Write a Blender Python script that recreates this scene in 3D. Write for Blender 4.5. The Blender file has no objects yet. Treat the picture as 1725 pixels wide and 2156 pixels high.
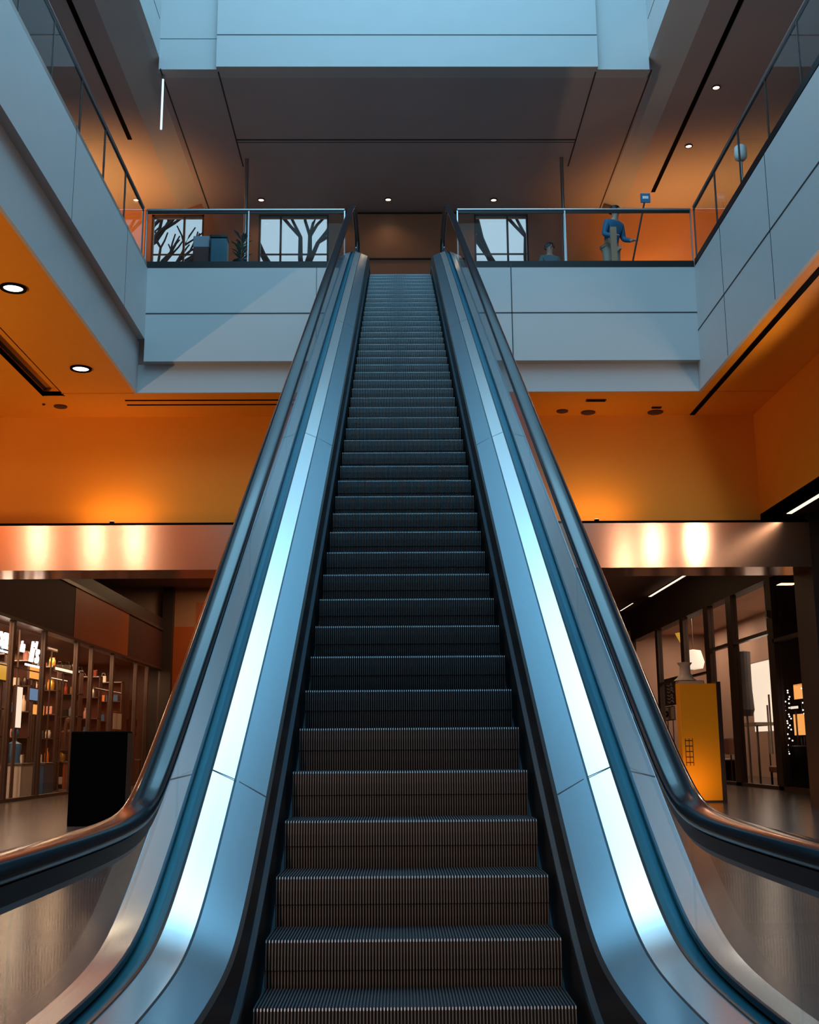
import bpy, bmesh, math, random
from mathutils import Vector, Matrix
random.seed(7)
S = bpy.context.scene
COL = S.collection

# ------------------------------------------------------------ camera, world, big lights, exposure
def make_camera():
    psi, p, th = map(math.radians, (0.7009, 11.7638, 0.4))
    f = Vector((math.sin(psi)*math.cos(p), math.cos(psi)*math.cos(p), math.sin(p)))
    r = Vector((math.cos(psi), -math.sin(psi), 0)); u = r.cross(f)
    r2 = r*math.cos(th) - u*math.sin(th); u2 = u*math.cos(th) + r*math.sin(th)
    cd = bpy.data.cameras.new('camera'); c = bpy.data.objects.new('camera', cd); COL.objects.link(c)
    cd.sensor_fit = 'VERTICAL'; cd.sensor_height = 24; cd.lens = 24*2400/2156
    m = Matrix((r2, u2, -f)).transposed().to_4x4(); m.translation = Vector((-0.05, 0, 1.2))
    c.matrix_world = m; cd.clip_start = 0.05; cd.clip_end = 300
    S.camera = c
make_camera()
S.view_settings.view_transform = 'Standard'; S.view_settings.look = 'None'
S.view_settings.gamma = 1; S.view_settings.use_curve_mapping = False
S.view_settings.exposure = 0.0

W = bpy.data.worlds.new('world'); S.world = W; W.use_nodes = True
wn = W.node_tree; wn.nodes.clear()
bg = wn.nodes.new('ShaderNodeBackground'); wo = wn.nodes.new('ShaderNodeOutputWorld')
bg.inputs[0].default_value = (0.55, 0.78, 1.0, 1); bg.inputs[1].default_value = 0.85
wn.links.new(bg.outputs[0], wo.inputs[0])

def area(name, loc, sx, sy, rad, color, rot=(0, 0, 0), spread=180):
    """rad: radiance of the emitting face"""
    d = bpy.data.lights.new(name, 'AREA'); d.shape = 'RECTANGLE'; d.size = sx; d.size_y = sy
    d.energy = rad*sx*sy*math.pi; d.color = color; d.spread = math.radians(spread)
    o = bpy.data.objects.new(name, d); COL.objects.link(o); o.location = loc; o.rotation_euler = rot
    return o
def spot(name, loc, e, color, ang=120, blend=0.8, rot=(0, 0, 0), size=0.08):
    d = bpy.data.lights.new(name, 'SPOT'); d.energy = e; d.color = color
    d.spot_size = math.radians(ang); d.spot_blend = blend; d.shadow_soft_size = size
    o = bpy.data.objects.new(name, d); COL.objects.link(o); o.location = loc; o.rotation_euler = rot
    return o
BLUE = (0.27, 0.70, 1.0); WARM = (1.0, 0.62, 0.32); WARM2 = (1.0, 0.72, 0.5)
area('skylight_daylight', (0.2, 6.3, 21.6), 10.0, 29.0, 4.2, BLUE)

# ------------------------------------------------------------ materials
def mat(name, base, rough=0.5, metal=0.0, spec=0.5, emit=None, es=0.0, coat=0.0, noise=0.0, nscale=8.0, bump=0.0, stretch=None, aniso=0.0):
    m = bpy.data.materials.new(name); m.use_nodes = True; nt = m.node_tree
    b = nt.nodes['Principled BSDF']
    b.inputs['Base Color'].default_value = (*base, 1); b.inputs['Roughness'].default_value = rough
    b.inputs['Metallic'].default_value = metal; b.inputs['Specular IOR Level'].default_value = spec
    b.inputs['Coat Weight'].default_value = coat; b.inputs['Coat Roughness'].default_value = 0.08
    if aniso: b.inputs['Anisotropic'].default_value = aniso
    if emit: b.inputs['Emission Color'].default_value = (*emit, 1); b.inputs['Emission Strength'].default_value = es
    if noise or bump:
        tc = nt.nodes.new('ShaderNodeTexCoord'); mp = nt.nodes.new('ShaderNodeMapping')
        if stretch: mp.inputs['Scale'].default_value = stretch
        n = nt.nodes.new('ShaderNodeTexNoise'); n.inputs['Scale'].default_value = nscale; n.inputs['Detail'].default_value = 3
        nt.links.new(tc.outputs['Object'], mp.inputs[0]); nt.links.new(mp.outputs[0], n.inputs['Vector'])
        if noise:
            mr = nt.nodes.new('ShaderNodeMapRange'); mr.inputs[1].default_value = 0.3; mr.inputs[2].default_value = 0.7
            mr.inputs[3].default_value = max(0, rough-noise); mr.inputs[4].default_value = rough+noise
            nt.links.new(n.outputs[0], mr.inputs[0]); nt.links.new(mr.outputs[0], b.inputs['Roughness'])
        if bump:
            bp = nt.nodes.new('ShaderNodeBump'); bp.inputs['Strength'].default_value = bump; bp.inputs['Distance'].default_value = 0.02
            nt.links.new(n.outputs[0], bp.inputs['Height']); nt.links.new(bp.outputs[0], b.inputs['Normal'])
    return m
def glass_mat(name, tint, ior=1.5, rough=0.0):
    m = bpy.data.materials.new(name); m.use_nodes = True; nt = m.node_tree; nt.nodes.clear()
    o = nt.nodes.new('ShaderNodeOutputMaterial'); mx = nt.nodes.new('ShaderNodeMixShader'); fr = nt.nodes.new('ShaderNodeFresnel')
    t = nt.nodes.new('ShaderNodeBsdfTransparent'); g = nt.nodes.new('ShaderNodeBsdfGlossy')
    fr.inputs[0].default_value = ior; t.inputs[0].default_value = (*tint, 1); g.inputs['Roughness'].default_value = rough
    ge = nt.nodes.new('ShaderNodeNewGeometry'); mm = nt.nodes.new('ShaderNodeMath'); mm.operation = 'SUBTRACT'; mm.inputs[0].default_value = 1
    mu = nt.nodes.new('ShaderNodeMath'); mu.operation = 'MULTIPLY'; nt.links.new(ge.outputs['Backfacing'], mm.inputs[1])
    nt.links.new(fr.outputs[0], mu.inputs[0]); nt.links.new(mm.outputs[0], mu.inputs[1]); nt.links.new(mu.outputs[0], mx.inputs[0]); nt.links.new(t.outputs[0], mx.inputs[1]); nt.links.new(g.outputs[0], mx.inputs[2])
    nt.links.new(mx.outputs[0], o.inputs[0])
    return m
def tile_mat(name, c1, c2, grout, size, rough):
    m = mat(name, c1, rough); nt = m.node_tree; b = nt.nodes['Principled BSDF']
    tc = nt.nodes.new('ShaderNodeTexCoord'); br = nt.nodes.new('ShaderNodeTexBrick')
    br.offset = 0; br.inputs['Color1'].default_value = (*c1, 1); br.inputs['Color2'].default_value = (*c2, 1)
    br.inputs['Mortar'].default_value = (*grout, 1); br.inputs['Scale'].default_value = 1.0
    br.inputs['Mortar Size'].default_value = 0.004; br.inputs['Brick Width'].default_value = size; br.inputs['Row Height'].default_value = size
    nt.links.new(tc.outputs['Object'], br.inputs['Vector']); nt.links.new(br.outputs['Color'], b.inputs['Base Color'])
    return m
M = dict(
 panel=mat('white_wall_panel', (0.48, 0.47, 0.47), 0.55, noise=0.05, nscale=3),
 seam=mat('dark_joint', (0.02, 0.025, 0.03), 0.6),
 black=mat('black_metal', (0.006, 0.006, 0.008), 0.4, spec=0.3),
 matt=mat('matt_black', (0.001, 0.001, 0.001), 0.7, spec=0.03),
 orange=mat('orange_paint', (0.88, 0.30, 0.016), 0.55, spec=0.3, noise=0.05),
 soffit=mat('pale_ceiling_paint', (0.42, 0.36, 0.365), 0.6),
 hallceil=mat('brown_ceiling_paint', (0.26, 0.15, 0.12), 0.6),
 brown=mat('dark_brown_panel', (0.075, 0.026, 0.022), 0.6, spec=0.25),
 rust=mat('burnt_orange_panel', (0.42, 0.085, 0.012), 0.45),
 wood=mat('brown_wood_panel', (0.42, 0.2, 0.11), 0.45, noise=0.1, stretch=(1, 1, 12)),
 copper=mat('brushed_copper', (0.95, 0.57, 0.40), 0.18, 0.92),
 floor=tile_mat('polished_stone_tiles', (0.065, 0.055, 0.055), (0.055, 0.048, 0.05), (0.02, 0.02, 0.02), 0.9, 0.22),
 upfloor=mat('upper_floor_stone', (0.3, 0.25, 0.22), 0.25),
 steel=mat('brushed_steel', (0.30, 0.45, 0.54), 0.25, 0.88, bump=0.06, nscale=1.6, stretch=(0.5, 1.0, 1.0)),
 steel2=mat('polished_steel', (0.93, 0.95, 0.96), 0.20, 0.8),
 steel3=mat('satin_steel', (0.66, 0.78, 0.86), 0.24, 0.85, bump=0.05, nscale=1.4, stretch=(0.5, 1, 1)),
 steeld=mat('dark_steel', (0.03, 0.055, 0.075), 0.35, 0.8),
 teal=mat('teal_glass_channel', (0.02, 0.20, 0.30), 0.3, 0.4),
 skirt=mat('black_skirt', (0.012, 0.014, 0.016), 0.4, 0.3),
 brush=mat('blue_black_brush_strip', (0.02, 0.07, 0.11), 0.4, 0.5),
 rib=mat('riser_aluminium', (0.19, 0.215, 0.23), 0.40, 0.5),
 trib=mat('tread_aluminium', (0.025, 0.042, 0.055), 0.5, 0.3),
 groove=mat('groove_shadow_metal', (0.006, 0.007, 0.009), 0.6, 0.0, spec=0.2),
 rubber=mat('black_rubber_handrail', (0.003, 0.010, 0.017), 0.15, spec=0.28),
 glass=glass_mat('clear_glass', (0.93, 0.97, 0.98), 1.2),
 shopglass=glass_mat('shop_glass', (0.95, 0.93, 0.9), 1.2),
 chrome=mat('rail_steel', (0.38, 0.38, 0.39), 0.33, 1.0),
 lamp=mat('lamp_white', (1, 1, 1), emit=(1.0, 0.9, 0.78), es=6.0),
 lampdim=mat('lamp_small', (1, 1, 1), emit=(1.0, 0.82, 0.62), es=9.0),
 led=mat('led_strip', (1, 1, 1), emit=(1.0, 0.8, 0.62), es=1.4),
 ledblue=mat('cool_tube', (1, 1, 1), emit=(0.7, 0.85, 1.0), es=0.9),
 neon=mat('neon_white', (1, 1, 1), emit=(1.0, 0.9, 0.82), es=4.0),
 beige=mat('beige_shop_wall', (0.62, 0.42, 0.33), 0.6),
 white=mat('white_laminate', (0.8, 0.76, 0.72), 0.4),
 grey=mat('blue_grey_fabric', (0.22, 0.24, 0.28), 0.7),
 mull=mat('bronze_mullion', (0.09, 0.06, 0.052), 0.35, 0.4),
 dark=mat('dark_shop_wall', (0.035, 0.02, 0.017), 0.5),
 totem=mat('amber_lightbox', (0.8, 0.3, 0.01), 0.35, emit=(1.0, 0.27, 0.004), es=0.10),
 screen=mat('orange_screen', (0.6, 0.2, 0.05), 0.3, emit=(1.0, 0.42, 0.1), es=1.1),
 screenb=mat('blue_screen', (0.05, 0.1, 0.2), 0.3, emit=(0.25, 0.5, 0.9), es=0.5),
 screenw=mat('white_lit_panel', (0.8, 0.7, 0.6), 0.4, emit=(1.0, 0.85, 0.7), es=1.1),
 poster=mat('dark_blue_poster', (0.01, 0.03, 0.07), 0.35),
 yellow=mat('yellow_shade', (0.9, 0.5, 0.05), 0.4, emit=(1.0, 0.55, 0.06), es=0.6),
 skin=mat('skin', (0.55, 0.33, 0.24), 0.5), hair=mat('black_hair', (0.01, 0.008, 0.008), 0.5),
 jacket=mat('blue_jacket', (0.03, 0.13, 0.24), 0.7), jeans=mat('pale_trousers', (0.35, 0.26, 0.2), 0.8),
 coat=mat('grey_coat', (0.12, 0.16, 0.18), 0.8), shoe=mat('dark_shoe', (0.02, 0.02, 0.02), 0.5),
 bark=mat('tree_bark', (0.07, 0.05, 0.045), 0.9), leaf=mat('dark_leaves', (0.02, 0.06, 0.04), 0.6),
 tealbin=mat('teal_bin', (0.01, 0.07, 0.10), 0.35), orangewood=mat('amber_wood_wall', (0.75, 0.30, 0.09), 0.45, noise=0.1, stretch=(0.3, 1, 6)),
)

M['floor'].node_tree.nodes['Principled BSDF'].inputs['Specular IOR Level'].default_value = 0.28
nt_ = M['copper'].node_tree; tg = nt_.nodes.new('ShaderNodeTangent'); tg.direction_type = 'RADIAL'; tg.axis = 'X'
nt_.links.new(tg.outputs[0], nt_.nodes['Principled BSDF'].inputs['Tangent']); nt_.nodes['Principled BSDF'].inputs['Anisotropic'].default_value = 0.75
# ------------------------------------------------------------ mesh helpers
class MB:
    def __init__(s): s.v = []; s.f = []; s.m = []; s.mats = []
    def mi(s, k):
        if k not in s.mats: s.mats.append(k)
        return s.mats.index(k)
    def quad(s, pts, k):
        b = len(s.v); s.v += [tuple(p) for p in pts]; s.f.append(tuple(range(b, b+len(pts)))); s.m.append(s.mi(k)); return s
    def box(s, x0, x1, y0, y1, z0, z1, k):
        b = len(s.v)
        s.v += [(x, y, z) for z in (z0, z1) for y in (y0, y1) for x in (x0, x1)]
        for q in ((0, 2, 3, 1), (4, 5, 7, 6), (0, 1, 5, 4), (2, 6, 7, 3), (0, 4, 6, 2), (1, 3, 7, 5)):
            s.f.append(tuple(b+i for i in q)); s.m.append(s.mi(k))
        return s
    def loft(s, rings, k, closed=True, caps=True):
        n = len(rings[0]); b = len(s.v)
        for r in rings: s.v += [tuple(p) for p in r]
        for i in range(len(rings)-1):
            for j in range(n if closed else n-1):
                a = b+i*n+j; c = b+i*n+(j+1) % n
                s.f.append((a, c, c+n, a+n)); s.m.append(s.mi(k))
        if caps and closed:
            s.f.append(tuple(b+j for j in range(n))[::-1]); s.m.append(s.mi(k))
            e = b+(len(rings)-1)*n; s.f.append(tuple(e+j for j in range(n))); s.m.append(s.mi(k))
        return s
    def tube(s, path, r, k, n=10):
        path = [Vector(p) for p in path]; rs = r if isinstance(r, (list, tuple)) else [r]*len(path)
        rings = []
        for i, p in enumerate(path):
            t = (path[min(i+1, len(path)-1)]-path[max(i-1, 0)]).normalized()
            a = Vector((0, 0, 1)) if abs(t.z) < 0.9 else Vector((1, 0, 0))
            u = t.cross(a).normalized(); w = t.cross(u).normalized()
            rings.append([p+rs[i]*(u*math.cos(2*math.pi*j/n)+w*math.sin(2*math.pi*j/n)) for j in range(n)])
        return s.loft(rings, k)
    def lathe(s, c, prof, k, n=24):
        return s.loft([[(c[0]+r*math.cos(2*math.pi*j/n), c[1]+r*math.sin(2*math.pi*j/n), c[2]+z) for j in range(n)] for r, z in prof], k)
    def done(s, name, parent=None, smooth=False, bevel=0.0, seg=2):
        me = bpy.data.meshes.new(name); me.from_pydata(s.v, [], s.f); me.update()
        bm = bmesh.new(); bm.from_mesh(me); bmesh.ops.recalc_face_normals(bm, faces=bm.faces); bm.to_mesh(me); bm.free()
        for k in s.mats: me.materials.append(M[k])
        for p, i in zip(me.polygons, s.m): p.material_index = i; p.use_smooth = smooth
        o = bpy.data.objects.new(name, me); COL.objects.link(o)
        if parent: o.parent = parent
        if smooth:
            md = o.modifiers.new('split', 'EDGE_SPLIT'); md.split_angle = math.radians(50)
        if bevel:
            md = o.modifiers.new('bevel', 'BEVEL'); md.width = bevel; md.segments = seg; md.limit_method = 'ANGLE'
        return o
def tag(o, label, cat, group=None, kind=None):
    o['label'] = label; o['category'] = cat
    if group: o['group'] = group
    if kind: o['kind'] = kind
    return o
def thing(name, loc, label, cat, group=None, rz=0):
    o = bpy.data.objects.new(name, None); COL.objects.link(o); o.location = loc; o.rotation_euler = (0, 0, rz)
    o.empty_display_size = 0.2
    return tag(o, label, cat, group)
def struct(o): o['kind'] = 'structure'; return o
def copy_tree(o, parent=None):
    c = o.copy(); COL.objects.link(c)
    if parent: c.parent = parent
    for ch in list(o.children): copy_tree(ch, c)
    return c

# ------------------------------------------------------------ the setting
ZL, ZU, ZT = 8.03, 10.65, 14.96          # lower ceiling, upper floor, upper ceiling
YB = 21.1                                # far edge of the atrium
b = MB(); b.box(-16, 17, -12, 58, -0.3, 0, 'floor'); struct(b.done('floor'))
# lower ceiling around the atrium
b = MB()
b.box(-6.55, -5.14, -12, YB+0.2, ZL, ZL+0.1, 'orange'); b.box(-16, -6.95, -12, YB+0.2, ZL, ZL+0.1, 'orange')
b.box(-6.95, -6.55, -12, 21.5, ZL+0.16, ZL+0.26, 'orange'); b.box(-6.95, -6.55, 21.5, 22.95, ZL, ZL+0.1, 'orange')
b.box(-6.97, -6.95, -12, 21.5, ZL, ZL+0.2, 'orange'); b.box(-6.55, -6.53, -12, 21.5, ZL, ZL+0.2, 'orange')
b.box(-6.97, -6.53, 21.5, 21.52, ZL+0.01, ZL+0.2, 'orange')
b.box(-6.95, -6.90, -12, 21.5, ZL+0.12, ZL+0.16, 'seam')
b.box(-16, -6.95, YB+0.2, 22.95, ZL, ZL+0.1, 'orange'); b.box(-6.55, 7.47, YB+0.26, 22.95, ZL, ZL+0.1, 'orange')
b.box(5.96, 7.47, -12, YB+0.2, ZL, ZL+0.1, 'orange')
b.box(-5.14, 5.96, -12, -4, ZL, ZL+0.1, 'orange')
struct(b.done('ceiling'))
for i, (x0, x1, y0, y1) in enumerate([(6.12, 6.22, -4, 22.9), (-5.42, -1.4, 21.76, 21.80), (-5.45, -1.4, 22.06, 22.10)]):
    b = MB(); b.box(x0, x1, y0, y1, ZL-0.015, ZL+0.05, 'matt'); struct(b.done('trim_%d' % (i+1)))
# orange back wall and copper band, right wall
b = MB(); b.box(-16, 8.3, 22.95, 23.35, 5.66, ZL+0.2, 'orange'); struct(b.done('wall_back'))
b = MB(); b.box(-16, 8.22, 22.3, 23.45, 4.70, 5.60, 'copper'); b.box(-16, 8.22, 22.36, 22.95, 5.60, 5.66, 'matt')
struct(b.done('trim_4'))
b = MB(); b.box(7.47, 7.7, -12, 22.95, 5.76, ZL+0.2, 'orange'); struct(b.done('wall_right'))
b = MB(); b.box(7.47, 16, -12, 23.3, 5.76, 5.9, 'dark'); struct(b.done('ceiling'))
b = MB(); b.box(8.22, 8.5, 22.32, 23.4, 0, 5.76, 'dark'); b.box(8.5, 17, 22.9, 23.4, 4.9, 7.8, 'dark'); struct(b.done('trim_5'))
# hall beyond
b = MB(); b.box(-16, 17, 23.35, 58, 7.8, 8.0, 'hallceil'); struct(b.done('ceiling'))
b = MB(); b.box(-9.2, 0.3, 47.0, 47.3, 0, 7.8, 'wood'); b.box(-9.2, -8.35, 46.95, 47.0, 0, 6.2, 'rust'); b.box(-8.3, -6.2, 46.95, 47.0, 5.6, 7.2, 'rust')
b.box(-8.33, -6.2, 46.96, 47.0, 0, 5.55, 'rust'); b.box(0.0, 0.3, 47.3, 56, 0, 7.8, 'wood'); struct(b.done('wall_back'))
b = MB(); b.box(0.3, 17, 56, 56.3, 0, 7.8, 'brown'); b.box(-16, -12, 47.0, 47.3, 0, 7.8, 'dark'); b.box(-12, -9.62, 47, 47.3, 0, 5.9, 'dark'); struct(b.done('wall_back'))
b = MB(); b.box(-12, -9.62, 47.0, 47.3, 5.9, 7.8, 'beige'); b.box(-9.62, -9.2, 46.6, 47.3, 0, 7.8, 'dark'); struct(b.done('wall_back'))
b = MB(); b.box(-16.2, -16, -12, 58, 0, 8, 'dark'); struct(b.done('wall_left'))
b = MB(); b.box(17, 17.2, -12, 58, 0, 8, 'dark'); struct(b.done('wall_right'))
# atrium fascias
b = MB()
b.box(-5.14, -4.93, -4, YB, 9.06, ZU-0.12, 'panel'); b.box(-5.14, -5.08, -4, YB+0.2, ZL, 9.06, 'panel')
for y in (2.0, 5.5, 9.0, 12.5, 16.0, 19.4): b.box(-4.932, -4.926, y, y+0.008, 9.06, ZU-0.02, 'seam')
struct(b.done('wall_left'))
b = MB(); b.box(5.9, 5.96, -4, YB+0.2, ZL, ZU-0.12, 'panel')
for y in (1.3, 3.9, 6.5, 9.1, 11.7, 14.2, 16.7, 19.3): b.box(5.894, 5.902, y, y+0.01, ZL+0.02, ZU-0.02, 'seam')
b.box(5.894, 5.902, -4, YB, 9.20, 9.225, 'seam'); struct(b.done('wall_right'))
b = MB()
for x0, x1 in ((-4.93, -1.16), (1.22, 5.9)):
    b.box(x0, x1, YB, YB+0.26, 8.60, ZU-0.12, 'panel'); b.box(x0, x1, YB-0.004, YB+0.01, 9.57, 9.595, 'seam')
b.box(-1.16, 1.22, YB, YB+0.26, 8.6, 9.1, 'panel'); b.box(-5.14, 5.96, YB+0.2, YB+0.26, ZL, 8.6, 'panel')
b.box(2.24, 2.26, YB-0.004, YB+0.01, 8.6, ZU-0.02, 'seam'); b.box(-1.60, -1.59, YB-0.003, YB+0.01, 8.6, ZU-0.02, 'seam')
struct(b.done('wall_back'))
# upper floor
b = MB(); b.box(-14, -4.95, -4, YB, ZU-0.12, ZU, 'upfloor'); b.box(5.92, 14, -4, YB, ZU-0.12, ZU, 'upfloor')
b.box(-14, -1.16, YB+0.02, 27.5, ZU-0.12, ZU, 'upfloor'); b.box(1.22, 14, YB+0.02, 27.5, ZU-0.12, ZU, 'upfloor'); b.box(-1.16, 1.22, 23.9, 27.5, ZU-0.12, ZU, 'upfloor')
struct(b.done('floor'))
# upper ceilings
b = MB(); b.box(-14, -5.65, -4, 27.5, ZT, ZT+0.1, 'soffit'); b.box(5.9, 14, -4, 27.5, ZT, ZT+0.1, 'soffit')
b.box(-5.0, 5.35, YB+0.4, 27.5, ZT, ZT+0.1, 'soffit')
for x in (-3.70, 4.13): b.box(x, x+0.03, YB+0.1, 25.2, ZT-0.006, ZT+0.02, 'seam')
for x in (-4.88, 5.28): b.box(x, x+0.03, YB+0.1, 27.4, ZT-0.006, ZT+0.02, 'seam')
b.box(-3.68, 4.15, 23.95, 24.0, ZT-0.006, ZT+0.02, 'seam'); b.box(-3.68, 4.15, 24.08, 24.10, ZT-0.006, ZT+0.02, 'seam')
b.box(-3.68, 4.15, 24.8, 24.81, ZT-0.003, ZT+0.02, 'soffit')
struct(b.done('ceiling'))
b = MB(); b.box(-6.17, -6.07, -4, 23.95, ZT-0.012, ZT+0.04, 'matt'); struct(b.done('trim_6'))
b = MB(); b.box(6.44, 6.54, -4, 26.5, ZT-0.012, ZT+0.04, 'matt'); struct(b.done('trim_7'))
# shaft above: splayed side beams, back face with proud middle panel
for sx, xa, xb, nm in ((-1, -5.65, -4.9, 'wall_left'), (1, 5.9, 5.25, 'wall_right')):
    b = MB(); o_ = 0.35*sx
    b.quad([(xa, -4, ZT), (xa, 27.5, ZT), (xb+o_*0.35, 27.5, ZT+0.22), (xb+o_*0.35, -4, ZT+0.22)], 'panel')
    b.quad([(xb+o_*0.35, -4, ZT+0.22), (xb+o_*0.35, 27.5, ZT+0.22), (xb, 27.5, ZT+0.28), (xb, -4, ZT+0.28)], 'panel')
    b.quad([(xb, -4, ZT+0.28), (xb, 27.5, ZT+0.28), (xb, 27.5, 22), (xb, -4, 22)], 'panel')
    b.quad([(xb+o_, -4, 22), (xb+o_, 27.5, 22), (xa, 27.5, ZT), (xa, -4, ZT)], 'panel')
    b.box(min(xb, xb-0.004*sx), max(xb, xb-0.004*sx), -4, YB, ZT+1.1, ZT+1.12, 'seam')
    struct(b.done(nm))
b = MB(); b.box(-4.9, 5.25, YB+0.1, YB+0.4, ZT, 22, 'panel'); b.box(-3.70, 4.16, YB-0.03, YB+0.15, ZT-0.02, 22, 'panel')
b.box(-3.70, 4.16, YB-0.034, YB, 15.66, 15.68, 'seam'); b.box(-4.9, -3.7, YB+0.096, YB+0.12, 15.66, 15.67, 'seam')
struct(b.done('wall_back'))
# side beams carry on under the ceiling to the far wall
# upper back wall with windows (real openings)
wins = [(-6.35, -5.0), (-3.58, -1.76), (2.02, 3.43)]
b = MB(); xs = [-14]+[v for w in wins for v in w]+[14]
zs0, zs1 = 11.2, 14.86
for i in range(0, len(xs), 2): b.box(xs[i], xs[i+1], 27.5, 27.8, ZU, ZT+0.3, 'wood')
for w0, w1 in wins: b.box(w0, w1, 27.5, 27.8, ZU, zs0, 'wood'); b.box(w0, w1, 27.5, 27.8, zs1, ZT+0.3, 'wood')
b.box(4.4, 14, 27.42, 27.5, ZU, ZT, 'orangewood'); b.box(-14, -6.5, 27.42, 27.5, ZU, ZT, 'orangewood')
b.box(-1.5, 1.9, 27.46, 27.5, 14.86, 14.9, 'seam'); b.box(-1.5, 1.9, 27.46, 27.5, 13.58, 13.62, 'seam')
struct(b.done('wall_back'))
for i, (w0, w1) in enumerate(wins):
    b = MB(); t = 0.05
    b.box(w0, w0+t, 27.52, 27.62, zs0, zs1, 'mull'); b.box(w1-t, w1, 27.52, 27.62, zs0, zs1, 'mull')
    b.box(w0, w1, 27.52, 27.62, zs0, zs0+t, 'mull'); b.box(w0, w1, 27.52, 27.62, zs1-t, zs1, 'mull')
    fx = w0+(w1-w0)*(0.3 if i == 1 else 0.6); b.box(fx, fx+t, 27.53, 27.6, zs0, zs1, 'mull')
    for z in (12.4, 13.75): b.box(w0, w1, 27.54, 27.59, z, z+0.03, 'mull')
    o = struct(b.done('window_%d' % (i+1)))
    g = MB(); g.box(w0+t, w1-t, 27.55, 27.56, zs0+t, zs1-t, 'shopglass'); g.done('window_pane', o)
for sx in (-14, 14):
    b = MB(); b.box(min(sx, sx*1.01), max(sx, sx*1.01), -4, 27.8, ZU, ZT+0.1, 'wood'); struct(b.done('wall_left' if sx < 0 else 'wall_right'))
# added unseen skylight ribs that vary reflections; end wall behind the viewer
for i, y in enumerate((-1.5, 2.5, 6.5, 10.5, 14.5, 18.5)):
    b = MB(); b.box(-4.9, 5.25, y, y+0.14, 20.6, 20.95, 'panel'); struct(b.done('trim_%d' % (8+i)))
b = MB(); b.box(-5.65, 5.9, -8.3, -8, ZL, 11.5, 'panel'); struct(b.done('wall_front'))
b = MB(); b.box(-16, 17, -12.3, -12, 0, ZL, 'wood'); struct(b.done('wall_front'))

# ------------------------------------------------------------ escalator
ESC = thing('escalator', (0, 0, 0), 'long steel escalator with ribbed dark steps, glass sides and black handrails', 'escalator')
ESC.rotation_euler = (0, 0, -0.0028)
def smax(a, c, k): return (a+c+math.sqrt((a-c)**2+k*k))/2
def smin(a, c, k): return (a+c-math.sqrt((a-c)**2+k*k))/2
SL = 0.62
def line(Y): return 0.84+SL*(Y-5.57)
def nose(Y): return smin(smax(0.0, line(Y), 0.35), 10.62, 0.25)
def edge(h, zb): return lambda Y: smin(smax(zb, line(Y)+h, 0.22), 10.62+zb, 0.3)
def hr(Y): return smin(smax(0.95, 1.61+0.645*(Y-5), 0.14), 12.02, 0.35)
YS = [1.2+0.06*i for i in range(75)]+[5.7+0.75*i for i in range(20)]+[20.2+0.12*i for i in range(31)]
def strip(name, edges, k, side, y0=-99, y1=99, parent=ESC, thick=0.02, smooth=True, mats=None):
    """surface between profile edges [(x, zfunc)...], swept along the flight, with thickness below"""
    b = MB(); ys = [y for y in YS if y0 <= y <= y1]
    if y0 > -99 and ys[0] > y0: ys = [y0]+ys
    if y1 < 99 and ys[-1] < y1: ys.append(y1)
    for i in range(len(edges)-1):
        (xa, fa), (xb, fb) = edges[i], edges[i+1]
        b.loft([[(side*xa, y, fa(y)), (side*xb, y, fb(y)), (side*xb, y, fb(y)-thick), (side*xa, y, fa(y)-thick)] for y in ys], mats[i] if mats else k)
    return b.done(name, parent, smooth=True)
E1, E2, E3, E4, E5 = (0.64, edge(0.40, 0.42)), (0.775, edge(0.475, 0.45)), (0.88, edge(0.52, 0.47)), (0.965, edge(0.50, 0.47)), (1.075, edge(0.475, 0.455))
def seam(y, e0, e1, side, par, k='seam', w=0.006):
    b = MB(); (xa, fa), (xb, fb) = e0, e1
    b.quad([(side*xa, y, fa(y)+0.002), (side*xb, y, fb(y)+0.002), (side*xb, y+w, fb(y+w)+0.002), (side*xa, y+w, fa(y+w)+0.002)], k)
    return b.done('panel_joint', par)
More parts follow.
